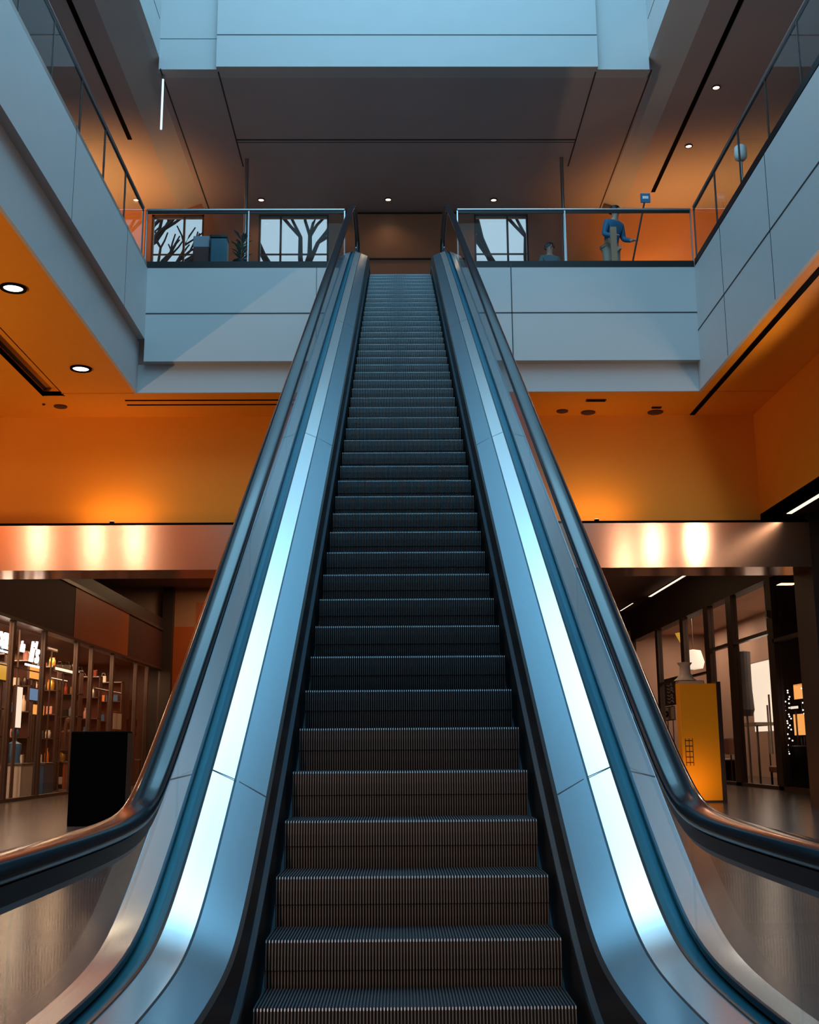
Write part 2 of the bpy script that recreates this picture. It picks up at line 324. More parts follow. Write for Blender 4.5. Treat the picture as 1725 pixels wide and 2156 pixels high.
for side in (-1, 1):
    sh = lambda e, dx: (e[0]+dx, e[1])
    d = strip('inner_deck', [E1, sh(E2, -0.004)], 'steel', side)
    d2 = strip('deck_capping', [sh(E2, 0.006), E3], 'steel2', side)
    strip('glass_channel', [(0.88, lambda Y: E3[1](Y)-0.03), (0.965, lambda Y: E4[1](Y)-0.03)], 'teal', side)
    strip('channel_lip', [(0.876, lambda Y: E3[1](Y)+0.006), (0.886, lambda Y: E3[1](Y)+0.004)], 'steeld', side)
    strip('channel_lip', [(0.958, lambda Y: E4[1](Y)+0.004), (0.967, lambda Y: E4[1](Y)+0.006)], 'steeld', side)
    strip('deck_joint_strip', [(0.771, lambda Y: E2[1](Y)-0.004), (0.783, lambda Y: E2[1](Y)-0.004)], 'steeld', side)
    d3 = strip('outer_deck', [E4, E5], 'steel3', side)
    for y in (5.15, 9.75, 14.4, 19.0):
        seam(y, E1, E2, side, d); seam(y, E2, E3, side, d2); seam(y, E4, E5, side, d3)
    # skirt: black wall beside the steps
    b = MB(); ys = YS
    b.loft([[(side*0.625, y, nose(y)-0.35), (side*0.64, y, nose(y)-0.35), (side*0.64, y, E1[1](y)), (side*0.625, y, E1[1](y)-0.01)] for y in ys], 'skirt')
    b.done('skirt_panel', ESC)
    b = MB(); b.loft([[(side*0.612, y, nose(y)+0.10), (side*0.626, y, nose(y)+0.10), (side*0.626, y, nose(y)+0.17), (side*0.606, y, nose(y)+0.15)] for y in ys], 'brush')
    b.done('skirt_brush', ESC)
    # outer cladding
    b = MB(); b.loft([[(side*1.065, y, max(-0.02, min(line(y)-0.75, 9.6))), (side*1.085, y, max(-0.02, min(line(y)-0.75, 9.6))), (side*1.085, y, E5[1](y)-0.02), (side*1.065, y, E5[1](y)-0.02)] for y in ys], 'steel')
    b.done('side_cladding', ESC)
    # glass panels
    cuts = [1.3, 2.69, 4.6, 6.6, 8.6, 10.6, 12.6, 14.6, 16.6, 18.6, 20.6, 22.7] if side < 0 else [1.3, 2.95, 3.95, 6.2, 8.2, 10.2, 12.2, 14.2, 16.2, 18.2, 20.2, 22.7]
    for c0, c1 in zip(cuts, cuts[1:]):
        b = MB(); n = 12
        yy = [c0+0.006+(c1-c0-0.012)*i/n for i in range(n+1)]
        b.loft([[(side*0.918, y, E3[1](y)-0.02), (side*0.930, y, E3[1](y)-0.02), (side*0.930, y, hr(y)-0.03), (side*0.918, y, hr(y)-0.03)] for y in yy], 'glass')
        b.done('glass_panel', ESC)
    # handrail: swept rounded profile with newel curves at both ends
    path = []
    for y in [1.3+0.075*i for i in range(60)]+[5.8+0.6*i for i in range(25)]+[20.3+0.1*i for i in range(25)]: path.append((y, hr(y)))
    r = 0.3; z0 = path[0][1]; pre = [(1.3-r*math.sin(a), z0-r+r*math.cos(a)) for a in [math.pi*i/14 for i in range(14, 0, -1)]]
    z1 = path[-1][1]; y1_ = path[-1][0]; post = [(y1_+r*math.sin(a), z1-r+r*math.cos(a)) for a in [math.pi*i/14 for i in range(1, 15)]]
    path = [(2.0, z0-2*r)]+pre+path+post+[(y1_-0.5, z1-2*r)]
    def sweep(prof, k, name, par=ESC):
        rings = []
        for i, (y, z) in enumerate(path):
            a = path[max(i-1, 0)]; c = path[min(i+1, len(path)-1)]
            ty, tz = c[0]-a[0], c[1]-a[1]; L = math.hypot(ty, tz); ny, nz = -tz/L, ty/L
            rings.append([(side*(0.925)+px, y+ny*pn, z+nz*pn) for px, pn in prof])
        bb = MB(); bb.loft(rings, k); return bb.done(name, par, smooth=True)
    prof = [(0.055*math.copysign(abs(math.cos(t))**0.7, math.cos(t)), 0.030*math.copysign(abs(math.sin(t))**0.8, math.sin(t))) for t in [2*math.pi*i/20 for i in range(20)]]
    h_ = sweep(prof, 'rubber', 'handrail')
    sweep([(-0.028, -0.075), (0.028, -0.075), (0.034, -0.03), (-0.034, -0.03)], 'black', 'handrail_guide')
    sweep([(-0.014, -0.095), (0.014, -0.095), (0.014, -0.074), (-0.014, -0.074)], 'chrome', 'glass_clamp')
    # box at the head of the deck
# steps
def step_meshes():
    hw, dep, H = 0.598, 0.36, 0.245; n = 95; p = 2*hw/n
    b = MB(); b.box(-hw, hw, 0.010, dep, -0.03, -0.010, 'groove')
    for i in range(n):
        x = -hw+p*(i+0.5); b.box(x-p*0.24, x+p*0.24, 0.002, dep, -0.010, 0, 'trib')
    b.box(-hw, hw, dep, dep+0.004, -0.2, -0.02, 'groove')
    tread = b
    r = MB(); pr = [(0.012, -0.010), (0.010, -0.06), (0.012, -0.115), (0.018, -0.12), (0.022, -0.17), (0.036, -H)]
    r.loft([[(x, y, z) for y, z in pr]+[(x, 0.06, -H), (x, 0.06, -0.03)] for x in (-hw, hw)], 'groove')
    for i in range(n):
        x = -hw+p*(i+0.5); w = p*0.17
        out = [(y-0.018, z) for y, z in pr]
        for (ya, za), (yb, zb) in zip(out, out[1:]):
            r.quad([(x-w, ya, za), (x+w, ya, za), (x+w, yb, zb), (x-w, yb, zb)], 'rib')
            r.quad([(x-w, ya, za), (x-w, yb, zb), (x-w, yb+0.018, zb), (x-w, ya+0.018, za)], 'rib')
            r.quad([(x+w, ya, za), (x+w, yb, zb), (x+w, yb+0.018, zb), (x+w, ya+0.018, za)], 'rib')
        r.quad([(x-w, 0.0, 0), (x+w, 0.0, 0), (x+w, out[0][0], out[0][1]), (x-w, out[0][0], out[0][1])], 'rib')
    return tread, r
tr, rs = step_meshes()
st0 = tr.done('step', ESC); rs.done('step_riser', st0)
run = 0.365
k0 = -4
for i in range(52):
    Y = 5.57+run*(k0+i-3); o = st0 if i == 0 else copy_tree(st0, ESC)
    o.location = (0, Y, nose(Y) if Y < 21.9 else 10.62)
b = MB(); b.box(-0.62, 0.62, 0.4, 3.03, -0.02, 0.035, 'rib'); b.done('landing_plate', ESC)
b = MB(); b.box(-0.62, 0.62, 22.2, 24.2, 10.60, 10.66, 'rib'); b.done('landing_plate', ESC)
b = MB(); ys = [3.4, 4.6, 21, 24]
b.loft([[(-1.065, y, max(-0.02, min(line(y)-0.75, 9.6))), (1.065, y, max(-0.02, min(line(y)-0.75, 9.6))), (1.065, y, max(0, min(line(y)-0.70, 9.65))), (-1.065, y, max(0, min(line(y)-0.70, 9.65)))] for y in ys], 'steeld'); b.done('truss_underside', ESC)

# ------------------------------------------------------------ glass railings of the upper floor
def railing(p0, p1, posts, label, out=(0, 0), skip_end=False):
    """p0,p1 ends; posts: fractions; vertical 1.15 m"""
    p0 = Vector(p0); p1 = Vector(p1); d = (p1-p0); L = d.length; t = d/L; nrm = Vector((-t.y, t.x, 0))
    root = thing('glass_railing', p0, label, 'railing', 'glass railings around the upper floor')
    H = 1.15
    def bar(a, c, w, z0, z1, k, name, sm=False):
        b = MB(); A = t*a; Cc = t*c
        q = [A-nrm*w, Cc-nrm*w, Cc+nrm*w, A+nrm*w]
        b.loft([[(v.x, v.y, z) for v in q] for z in (z0, z1)], k); return b.done(name, root)
    bar(0, L, 0.045, -0.10, 0.03, 'black', 'base_channel')
    b = MB(); b.tube([(0, 0, H), tuple(t*L+Vector((0, 0, H)))], 0.028, 'chrome', 12); b.done('top_rail', root, smooth=True)
    bar(0, L, 0.012, H-0.075, H-0.03, 'black', 'glass_clamp')
    for a, c in zip(posts, posts[1:]):
        bar(a*L+0.02, c*L-0.02, 0.007, 0.03, H-0.05, 'glass', 'glass_pane')
    for a in posts: bar(a*L-0.012, a*L+0.012, 0.015, 0.0, H-0.02, 'chrome' if L < 8 else 'mull', 'post')
    return root
n = 16
railing((-5.05, -3.0, ZU), (-5.05, 21.04, ZU), [i/n for i in range(n+1)], 'long glass railing along the left balcony edge')
railing((5.94, -3.0, ZU), (5.94, 21.04, ZU), [i/n for i in range(n+1)], 'long glass railing along the right balcony edge')
railing((-5.0, YB+0.06, ZU), (-1.05, YB+0.06, ZU), [0, 0.515, 1.0], 'glass railing facing the viewer, left of the escalator head')
railing((1.21, YB+0.06, ZU), (5.9, YB+0.06, ZU), [0, 0.46, 1.0], 'glass railing facing the viewer, right of the escalator head')

# ------------------------------------------------------------ lamps
def downlight(x, y, z, r, label, group, e=60, big=True, col=WARM, ang=130):
    root = thing('ceiling_light', (x, y, z), label, 'ceiling light', group)
    b = MB(); b.lathe((0, 0, 0), [(r*0.74, 0.01), (r*0.74, -0.012), (r*0.8, -0.03), (r, -0.03), (r*1.02, 0.0), (r*1.02, 0.01)], 'matt' if big else 'brown'); b.done('trim_ring', root, smooth=True)
    b = MB(); b.lathe((0, 0, 0), [(r*0.74, -0.004), (r*0.74, -0.010), (0.001, -0.012)], 'lamp' if big else 'lampdim'); b.done('diffuser', root)
    if e: l = spot('lamp_light', (x, y, z-0.05), e, col, ang, 0.9 if ang < 170 else 0.05); l.data.shadow_soft_size = r*0.6
    return root
G = 'round downlights in the lower left ceiling'
downlight(-5.78, 16.13, ZL, 0.19, 'round white downlight with dark ring, cut by the left photo edge', G, 480)
downlight(-5.77, 19.83, ZL, 0.19, 'round white downlight with dark ring nearest the left balcony corner', G, 480)
for y in (12.4, 8.7, 5.0, 1.3): downlight(-5.78, y, ZL, 0.19, 'round downlight further along the left balcony soffit, towards the viewer', G, 60 if y < 10 else 300)
for x in (-8.5, -9.8, -11.6):
    for y in (8.3,): downlight(x, y, ZL, 0.22, 'round downlight in the side hall ceiling out of view on the left', 'downlights of the left side hall', 170, col=(1, .78, .6), ang=176)
for x, y in ((-2.6, -6.5), (2.6, -6.5), (0, -9.5)): downlight(x, y, ZL, 0.22, 'added unseen downlight in the ceiling behind the viewer, for warm risers', 'added downlights behind the viewer', 70, ang=150)  # added unseen downlights, put in to light the step risers
for y in (9.0, 15.0):  # added unseen uplights that warm the left orange ceiling
    root = thing('added_uplight', (-12.6, y, 2.0), 'added warm uplight in the left side hall, out of view, brightening the ceiling', 'light', 'added uplights of the side hall')
    b = MB(); b.box(-0.12, 0.12, -2.2, 2.2, -0.1, 0, 'mull'); b.box(-0.03, 0.03, -0.03, 0.03, -2.0, -0.1, 'mull'); b.done('bracket', root)
    b = MB(); b.box(-0.09, 0.09, -2.15, 2.15, 0, 0.01, 'lamp'); b.done('diffuser', root)
    area('ceiling_fill_light', (-12.6, y, 2.05), 0.2, 4.2, 170, (1, .66, .38), rot=(math.pi, 0, 0))
for x, y in ((6.8, 6.0), (6.8, 10.0), (6.8, 14.0)): downlight(x, y, ZL, 0.12, 'small downlight in the right balcony soffit, out of view', 'downlights of the right soffit', 200)
G2 = 'small downlights in the upper ceiling'
for x, y, l in ((-3.45, 26.88, 'small lit ceiling spot left of the escalator head'), (-0.21, 26.87, 'small lit ceiling spot directly above the escalator head'), (2.49, 26.9, 'small lit ceiling spot right of the escalator head'),
                (6.81, 21.84, 'small lit ceiling spot over the right balcony, nearer one'), (6.83, 24.25, 'small lit ceiling spot over the right balcony, farther one')):
    downlight(x, y, ZT, 0.09, l, G2, 12, False)
for x, y in ((-6.9, 25.9), (-8.8, 25.5), (7.6, 26.2), (9.5, 25.5), (6.3, 26.8)):
    l = spot('upper_corner_lamp', (x, y, 12.2), 420 if x < 0 else 170, (1, .42, .1), 110, 1.0, rot=(math.pi, 0, 0)); l.data.shadow_soft_size = 0.2
for x in (-7.5, 7.5): spot('upper_corner_lamp', (x, 25.5, ZT-0.1), 130, (1, .5, .2), 140, 1.0)
# uplights standing on the copper band
for x, e in ((-5.75, 26), (4.0, 22)):
    root = thing('uplight', (x, 22.5, 5.66), 'small uplight on top of the copper band washing the orange wall', 'uplight', 'uplights on the copper band')
    b = MB(); b.lathe((0, 0, 0), [(0.05, 0), (0.05, 0.05), (0.04, 0.06)], 'matt', 12); b.done('housing', root)
    b = MB(); b.lathe((0, 0, 0), [(0.04, 0.061), (0.001, 0.063)], 'lampdim', 12); b.done('lens', root)
    l = area('uplight_light', (x, 22.45, 5.70), 1.3, 0.12, e, (1, .6, .34), rot=(math.radians(165), 0, 0))
# added unseen spotlights behind the viewer, put in to warm the lower risers
for x, e in ((-2.0, 2300), (1.4, 800)):
    root = thing('added_riser_spot', (x, -5.0, ZL), 'added unseen black spotlight behind the viewer, warming the lower risers', 'spotlight', 'added riser spotlights')
    b = MB(); b.lathe((0, 0, -0.25), [(.08, 0), (.08, .2), (.02, .21), (.02, .25)], 'matt', 14); b.done('housing', root)
    d_ = Vector((x*0.17, 4.9, 0.5))-Vector((x, -5.0, ZL-0.3))
    l = spot('added_riser_beam', (x, -5.0, ZL-0.3), e, (1, .48, .24), 17, 1.0); l.rotation_euler = d_.to_track_quat('-Z', 'Y').to_euler(); l.data.shadow_soft_size = 0.06
# LED strips
def bar_light(name, x0, x1, y0, y1, z, label, e, k='led'):
    root = thing(name, ((x0+x1)/2, (y0+y1)/2, z), label, 'light', 'linear ceiling lights')
    dx, dy = (x1-x0)/2, (y1-y0)/2
    b = MB(); b.box(-dx-0.02, dx+0.02, -dy-0.02, dy+0.02, -0.03, -0.002, 'matt'); b.done('housing', root)
    b = MB(); b.box(-dx, dx, -dy, dy, -0.04, -0.029, k); b.done('diffuser', root)
    if e: area('strip_light', ((x0+x1)/2, (y0+y1)/2, z-0.06), 2*dx, 2*dy, e, WARM2)
bar_light('strip_light_fitting', 7.70, 7.80, 15.5, 22.05, 5.76, 'white light strip under the dark soffit at the right photo edge', 4)
bar_light('strip_light_fitting', 11.15, 11.27, 42.7, 50.2, 7.8, 'thin warm light strip on the brown ceiling above the right shop', 6)
bar_light('strip_light_fitting', 10.9, 10.95, 52.5, 55.5, 7.8, 'short faint light strip far back above the right shop', 0)
t = thing('light_tube', (-4.85, 21.42, 14.93), 'slim white light tube hanging under the left corner of the upper opening', 'light')
b = MB(); b.tube([(0, 0, 0), (0, 0, -1.2)], 0.022, 'ledblue', 10); b.done('tube', t, smooth=True)
b = MB(); b.tube([(0, 0, 0.03), (0, 0, -0.06)], 0.03, 'chrome', 10); b.done('cap', t, smooth=True)
for y, z in ((13.2, 6.75), (17.7, 6.1), (9.0, 6.9)):  # added unseen lamps, placed for their bright streaks in the copper band
    r_ = thing('wall_lamp', (7.47, y, z), 'added warm half-round lamp on the right orange wall, out of view', 'lamp', 'added lamps on the right orange wall')
    b = MB(); b.box(-0.03, 0, -0.1, 0.1, -0.15, 0.15, 'mull'); b.done('backplate', r_)
    b = MB(); b.lathe((-0.12, 0, -0.16), [(0.09, 0), (0.10, 0.32)], 'lamp', 16); b.done('shade', r_, smooth=True)
    l = spot('added_streak_light', (7.2, y, z), 110, (1, .78, .6), 176, 0.1, rot=(0, math.radians(75), 0)); l.data.shadow_soft_size = 0.2
# vents in lower soffit
for x, y, w, h, l in ((3.97, 21.86, 0.2, 0.06, 'small rectangular dark air vent in the orange soffit'), (5.3, 22.36, 0.1, 0.04, 'tiny oblong dark vent in the soffit near the right corner')):
    r_ = thing('ceiling_vent', (x, y, ZL), l, 'vent'); b = MB(); b.box(-w, w, -h, h, -0.02, 0, 'brown'); b.done('frame', r_)
    b = MB(); [b.box(-w*0.9, w*0.9, -h*0.8+i*h*0.45, -h*0.6+i*h*0.45, -0.026, -0.02, 'matt') for i in range(4)]; b.done('grille', r_)
for x, y, r, l in ((-6.81, 22.16, 0.13, 'dark round ceiling speaker left, near the slot end'), (3.4, 22.6, 0.12, 'dark disc in soffit nearest the right handrail'), (3.95, 22.7, 0.15, 'dark disc in soffit below the rectangular vent'), (5.35, 22.7, 0.16, 'dark disc in soffit nearest the right corner'),
                   (-7.1, 22.0, 0.03, 'tiny dark sprinkler head beside the ceiling speaker')):
    r_ = thing('ceiling_speaker' if r > 0.05 else 'sprinkler', (x, y, ZL), l, 'ceiling fitting', 'dark fittings in the orange soffit')
    b = MB(); b.lathe((0, 0, 0), [(r, 0.0), (r, -0.02), (r*0.85, -0.03), (0.001, -0.03)], 'brown', 20); b.done('cover', r_, smooth=True)

# ------------------------------------------------------------ columns, poles on the upper floor
for x, y, l in ((-3.55, 24.85, 'slim steel pole left, rising to the upper ceiling'), (3.93, 24.8, 'slim steel pole right, rising to the upper ceiling')):
    r_ = thing('steel_pole', (x, y, ZU), l, 'pole', 'slim poles behind the railing')
    b = MB(); b.tube([(0, 0, 0), (0, 0, ZT-ZU)], 0.045, 'chrome', 12); b.done('shaft', r_, smooth=True)
    b = MB(); b.lathe((0, 0, 0), [(0.1, 0), (0.1, 0.02), (0.05, 0.04)], 'chrome', 16); b.done('foot', r_, smooth=True)
r_ = thing('wooden_post', (4.44, 21.7, ZU), 'brown wooden post in front of the person in the blue jacket', 'post')
b = MB(); b.box(-0.06, 0.06, -0.04, 0.04, 0.06, 1.02, 'wood'); b.done('shaft', r_); b = MB(); b.box(-0.1, 0.1, -0.1, 0.1, 0, 0.06, 'dark'); b.done('foot', r_)
r_ = thing('sign_stand', (4.76, 21.75, ZU), 'leaning black pole with a small blue card on top', 'sign stand')
b = MB(); b.tube([(0, 0, 0.02), (0.37, 0, 1.62)], 0.018, 'black', 8); b.done('pole', r_); b = MB(); b.box(-0.15, 0.15, -0.12, 0.12, 0, 0.03, 'black'); b.done('base', r_)
b = MB(); b.box(0.29, 0.49, -0.02, 0.01, 1.60, 1.80, 'jacket'); b.box(0.33, 0.45, -0.023, -0.019, 1.68, 1.74, 'white'); b.done('card', r_)
r_ = thing('litter_bin', (-3.72, 22.3, ZU), 'dark teal rectangular bin behind the left glass railing', 'bin')
b = MB(); b.box(-0.17, 0.17, -0.15, 0.15, 0.03, 1.02, 'tealbin'); b.done('body', r_, bevel=0.02); b = MB(); b.box(-0.18, 0.18, -0.16, 0.16, 1.02, 1.1, 'black'); b.done('lid', r_, bevel=0.02)
r_ = thing('litter_bin', (-4.10, 22.4, ZU), 'lower brown bin with pale blue top, left of the teal bin', 'bin')
b = MB(); b.box(-0.17, 0.17, -0.15, 0.15, 0.0, 0.86, 'brown'); b.done('body', r_, bevel=0.02); b = MB(); b.box(-0.17, 0.17, -0.15, 0.15, 0.86, 1.12, 'grey'); b.done('lid', r_, bevel=0.02)
r_ = thing('potted_plant', (-3.28, 22.4, ZU), 'dark leafy plant in a black pot, right of the teal bin', 'plant')
b = MB(); b.lathe((0, 0, 0), [(0.13, 0), (0.18, 0.6), (0.16, 0.6), (0.15, 0.55), (0.001, 0.55)], 'black', 18); b.done('pot', r_, smooth=True)
b = MB()
for i in range(46):
    a = random.random()*6.28; z = 0.6+random.random()*0.5; L = 0.12+random.random()*0.16; p = Vector((0, 0, z)); q = p+Vector((math.cos(a)*L, math.sin(a)*L, 0.12+0.1*random.random())); s_ = Vector((-math.sin(a), math.cos(a), 0))*0.035
    m_ = (p+q)/2+Vector((0, 0, 0.03)); b.quad([p, m_+s_, q, m_-s_], 'leaf')
b.done('leaves', r_)
r_ = thing('white_table_lamp', (6.55, 19.8, ZU), 'white globe lamp on a slim stand behind the right glass railing', 'lamp')
b = MB(); b.lathe((0, 0, 0), [(0.16, 0), (0.16, 0.02), (0.02, 0.05), (0.02, 1.45), (0.06, 1.47)], 'chrome', 16); b.done('stand', r_, smooth=True)
b = MB(); b.lathe((0, 0, 1.47), [(0.06, 0), (0.11, 0.05), (0.12, 0.14), (0.11, 0.28), (0.06, 0.32), (0.001, 0.33)], 'white', 18); b.done('shade', r_, smooth=True)
r_ = thing('cafe_table', (6.95, 20.6, ZU), 'dark round cafe table behind the right glass railing', 'table')
b = MB(); b.lathe((0, 0, 0), [(0.25, 0), (0.25, 0.03), (0.04, 0.06), (0.04, 1.0)], 'black', 16); b.done('pedestal', r_); b = MB(); b.lathe((0, 0, 1.0), [(0.38, 0), (0.38, 0.04), (0.001, 0.045)], 'black', 24); b.done('tabletop', r_)
r_ = thing('display_rack', (-6.35, 24.0, ZU), 'slim dark rack with small goods near the left upper corner', 'rack')
b = MB(); [b.box(x, x+0.03, -0.02, 0.02, 0, 2.4, 'black') for x in (-0.12, 0.12)]; b.done('uprights', r_)
for i in range(7):
    b = MB(); b.box(-0.16, 0.2, -0.12, 0.12, 0.35+i*0.32, 0.38+i*0.32, 'white' if i % 2 else 'black'); b.done('shelf', r_)

# ------------------------------------------------------------ people
def skin_mesh(name, verts, edges, radii, k, parent, root=0, sub=2):
    me = bpy.data.meshes.new(name); me.from_pydata(verts, edges, []); me.update()
    o = bpy.data.objects.new(name, me); COL.objects.link(o); o.parent = parent
    md = o.modifiers.new('skin', 'SKIN'); md.use_smooth_shade = True
    for i, v in enumerate(me.skin_vertices[0].data): v.radius = radii[i] if isinstance(radii[i], tuple) else (radii[i], radii[i]); v.use_root = (i == root)
    s_ = o.modifiers.new('sub', 'SUBSURF'); s_.levels = sub; s_.render_levels = sub
    me.materials.append(M[k]); return o
def person(loc, rz, label, top, bottom, H=1.78, bend=0.0, armf=0.25):
    r = thing('person', loc, label, 'person', rz=rz); s = H/1.78
    V = []; R = []; E = []
    def add(p, rad, par=None):
        V.append(tuple(c*s for c in p)); R.append(rad if isinstance(rad, tuple) else rad*s)
        if par is not None: E.append((par, len(V)-1))
        return len(V)-1
    pel = add((0, 0, .96), .125); sp = add((0, -bend*.3, 1.18), .125, pel); ch = add((0, -bend*.8, 1.38), .14, sp); nk = add((0, -bend-.0, 1.50), .055, ch); hd = add((0, -bend-.02, 1.58), .07, nk)
    h2 = add((0, -bend-.035, 1.66), .095, hd); h3 = add((0, -bend-.03, 1.74), .075, h2)
    ids = {}
    for sx in (-1, 1):
        hip = add((sx*.10, 0, .90), .095, pel); kn = add((sx*.12, -.03, .50), .06, hip); an = add((sx*.12, .02, .09), .04, kn); to = add((sx*.13, -.15, .04), .035, an)
        sh = add((sx*.18, -bend*.8, 1.42), .06, ch); el = add((sx*.25, -bend*.5-.03, 1.14), .042, sh); wr = add((sx*.24, -armf-bend*.5, 1.0), .028, el); pm = add((sx*.235, -armf-.07-bend*.5, .98), .032, wr)
        for f in range(4):
            a = add((sx*(.215+.018*f), -armf-.12-bend*.5, .975), .010, pm); b_ = add((sx*(.215+.018*f), -armf-.155-bend*.5, .95), .009, a)
        a = add((sx*.195, -armf-.08-bend*.5, .985), .010, pm); add((sx*.185, -armf-.115-bend*.5, .975), .009, a)
    skin_mesh('body', V, E, R, 'skin', r)
    # face: nose, ears as one small child of the skin colour; hair cap
    P = Vector((0, -bend-.03, 1.68))*s
    b = MB(); b.loft([[(P.x+dx*w, P.y-0.10*s-0.02*s*o_, P.z+z) for dx in (-.012, .012)]+[(P.x, P.y-0.105*s-0.03*s*o_, P.z+z)] for z, w, o_ in ((.03, .5, .0), (0.0, .9, .6), (-.02, 1.2, 1.0))], 'skin'); b.done('nose', r)
    for sx in (-1, 1):
        b = MB(); b.lathe((P.x+sx*.095*s, P.y, P.z-.02), [(.001, -.03), (.014, -.02), (.016, .01), (.001, .03)], 'skin', 10); b.done('ear', r)
        b = MB(); b.lathe((P.x+sx*.032*s, P.y-.092*s, P.z+.012), [(.001, -.008), (.010, 0), (.001, .008)], 'hair', 8); b.done('eye', r)
    b = MB(); b.box(P.x-.022, P.x+.022, P.y-.102*s, P.y-.088*s, P.z-.05, P.z-.042, 'rust'); b.done('mouth', r)
    b = MB(); n = 18; rings = []
    for i in range(9):
        a = math.pi*0.5*i/8*1.25 - 0.35; rr = .118*s*math.cos(a) if a > 0 else .118*s; zz = P.z+.012+.11*s*math.sin(a)
        rings.append([(P.x+rr*math.cos(2*math.pi*j/n), P.y+.015+rr*1.08*math.sin(2*math.pi*j/n)+(0.03 if math.sin(2*math.pi*j/n) < -.5 and a < .5 else 0), zz) for j in range(n)])
    b.loft(rings, 'hair'); b.done('hair', r, smooth=True)
    # clothing
    def cl(name, pts, rad, ed, k): return skin_mesh(name, [tuple(c*s for c in p) for p in pts], ed, [q*s for q in rad], k, r, 0, 2)
    cl('jacket', [(0, 0, .92), (0, -bend*.3, 1.18), (0, -bend*.8, 1.40), (0, -bend, 1.475)]+[p for sx in (-1, 1) for p in ((sx*.18, -bend*.8, 1.42), (sx*.25, -bend*.5-.03, 1.14), (sx*.24, -armf-bend*.5+.02, 1.01))],
       [.155, .155, .165, .075, .078, .06, .045, .078, .06, .045], [(0, 1), (1, 2), (2, 3), (2, 4), (4, 5), (5, 6), (2, 7), (7, 8), (8, 9)], top)
    cl('trousers', [(0, 0, .97), (-.10, 0, .88), (-.12, -.03, .50), (-.12, .02, .12), (.10, 0, .88), (.12, -.03, .50), (.12, .02, .12)], [.135, .11, .078, .062, .11, .078, .062], [(0, 1), (1, 2), (2, 3), (0, 4), (4, 5), (5, 6)], bottom)
    for sx in (-1, 1):
        cl('shoe', [(sx*.12, .05, .05), (sx*.125, -.06, .045), (sx*.13, -.17, .035)], [.05, .05, .038], [(0, 1), (1, 2)], 'shoe')
    return r
person((4.56, 22.6, ZU), 0.5, 'person with dark hair in a blue jacket leaning over behind the right glass railing', 'jacket', 'jeans', 1.86, 0.16, 0.3)
person((3.45, 24.0, ZU), 0.2, 'person with dark hair and grey coat standing farther back, only head and shoulders showing', 'coat', 'coat', 1.74)

# ------------------------------------------------------------ bare trees outside the upper windows
def tree(x, y, seed, label):
    rnd = random.Random(seed); b = MB()
    def br(p, d, L, r, dep):
        q = p+d*L; m = (p+q)/2+Vector((rnd.uniform(-.08, .08), 0, rnd.uniform(-.05, .05)))*L
        b.tube([p, m, q], [r, r*.85, r*.7], 'bark', 7)
        if dep:
            for _ in range(3):
                dd = (d+Vector((rnd.uniform(-.8, .8), rnd.uniform(-.3, .3), rnd.uniform(-.25, .5)))).normalized(); br(q, dd, L*rnd.uniform(.6, .8), r*.62, dep-1)
    br(Vector((0, 0, 0)), Vector((rnd.uniform(-.15, .15), 0, 1)).normalized(), 3.0, .17, 0)
    for i in range(4): br(Vector((0, 0, 2.0+i*0.5)), Vector((rnd.uniform(-1, 1), rnd.uniform(-.2, .2), .8)).normalized(), 1.9, .13, 3)
    o = b.done('bare_tree', None, smooth=True); o.location = (x, y, 10.0); tag(o, label, 'tree', 'bare trees outside the upper windows')
b = MB(); b.box(-14, 14, 27.8, 36, 9.9, 10.0, 'upfloor'); struct(b.done('floor'))
tree(-8.9, 31.5, 1, 'bare tree outside the leftmost upper window'); tree(-2.5, 29.6, 21, 'bare tree outside the window left of the escalator head'); tree(3.7, 29.6, 21, 'bare tree outside the window right of the escalator head')

# ------------------------------------------------------------ kiosk and totem on the ground floor
t = thing('kiosk', (-5.01, 19.6, 0), 'plain black upright kiosk standing on the floor beside the left handrail', 'kiosk')
b = MB(); b.box(-0.465, 0.465, -0.2, 0.2, 0.0, 1.53, 'matt'); b.done('body', t, bevel=0.02)
b = MB(); b.box(0.466, 0.475, -0.16, 0.2, 0.0, 1.50, 'mull'); b.done('side_trim', t)
t = thing('light_totem', (6.77, 26.15, 0), 'tall glowing amber lightbox totem on the floor right of the escalator', 'totem', rz=0.12)
b = MB(); b.box(-0.45, 0.43, -0.12, 0.12, 0.04, 2.62, 'totem'); b.done('lightbox', t, bevel=0.01)
b = MB(); b.box(0.43, 0.53, -0.13, 0.16, 0.0, 2.66, 'mull'); b.box(-0.46, 0.44, -0.13, 0.13, 0.0, 0.04, 'mull'); b.done('frame', t)
b = MB()
for i in range(5): b.box(-0.38+0, -0.20, -0.124, -0.12, 0.86+i*0.12, 0.88+i*0.12, 'brown')
for x in (-0.38, -0.29, -0.21): b.box(x, x+0.015, -0.124, -0.12, 0.80, 1.40, 'brown')
b.done('emblem', t)
spot('totem_lamp', (6.55, 25.2, 0.35), 25, (1, .5, .12), 120, 1.0, rot=(math.radians(100), 0, 0))
t = thing('white_chair', (6.9, 27.2, 0), 'white curved display piece showing above the amber totem', 'display piece')
b = MB(); b.box(-0.3, 0.3, -0.2, 0.2, 0, 2.75, 'white'); b.done('plinth', t, bevel=0.03)
b = MB(); b.lathe((-0.1, 0, 2.75), [(0.28, 0), (0.2, 0.06), (0.13, 0.16), (0.12, 0.34), (0.18, 0.42), (0.001, 0.44)], 'white', 18); b.done('bust', t, smooth=True)

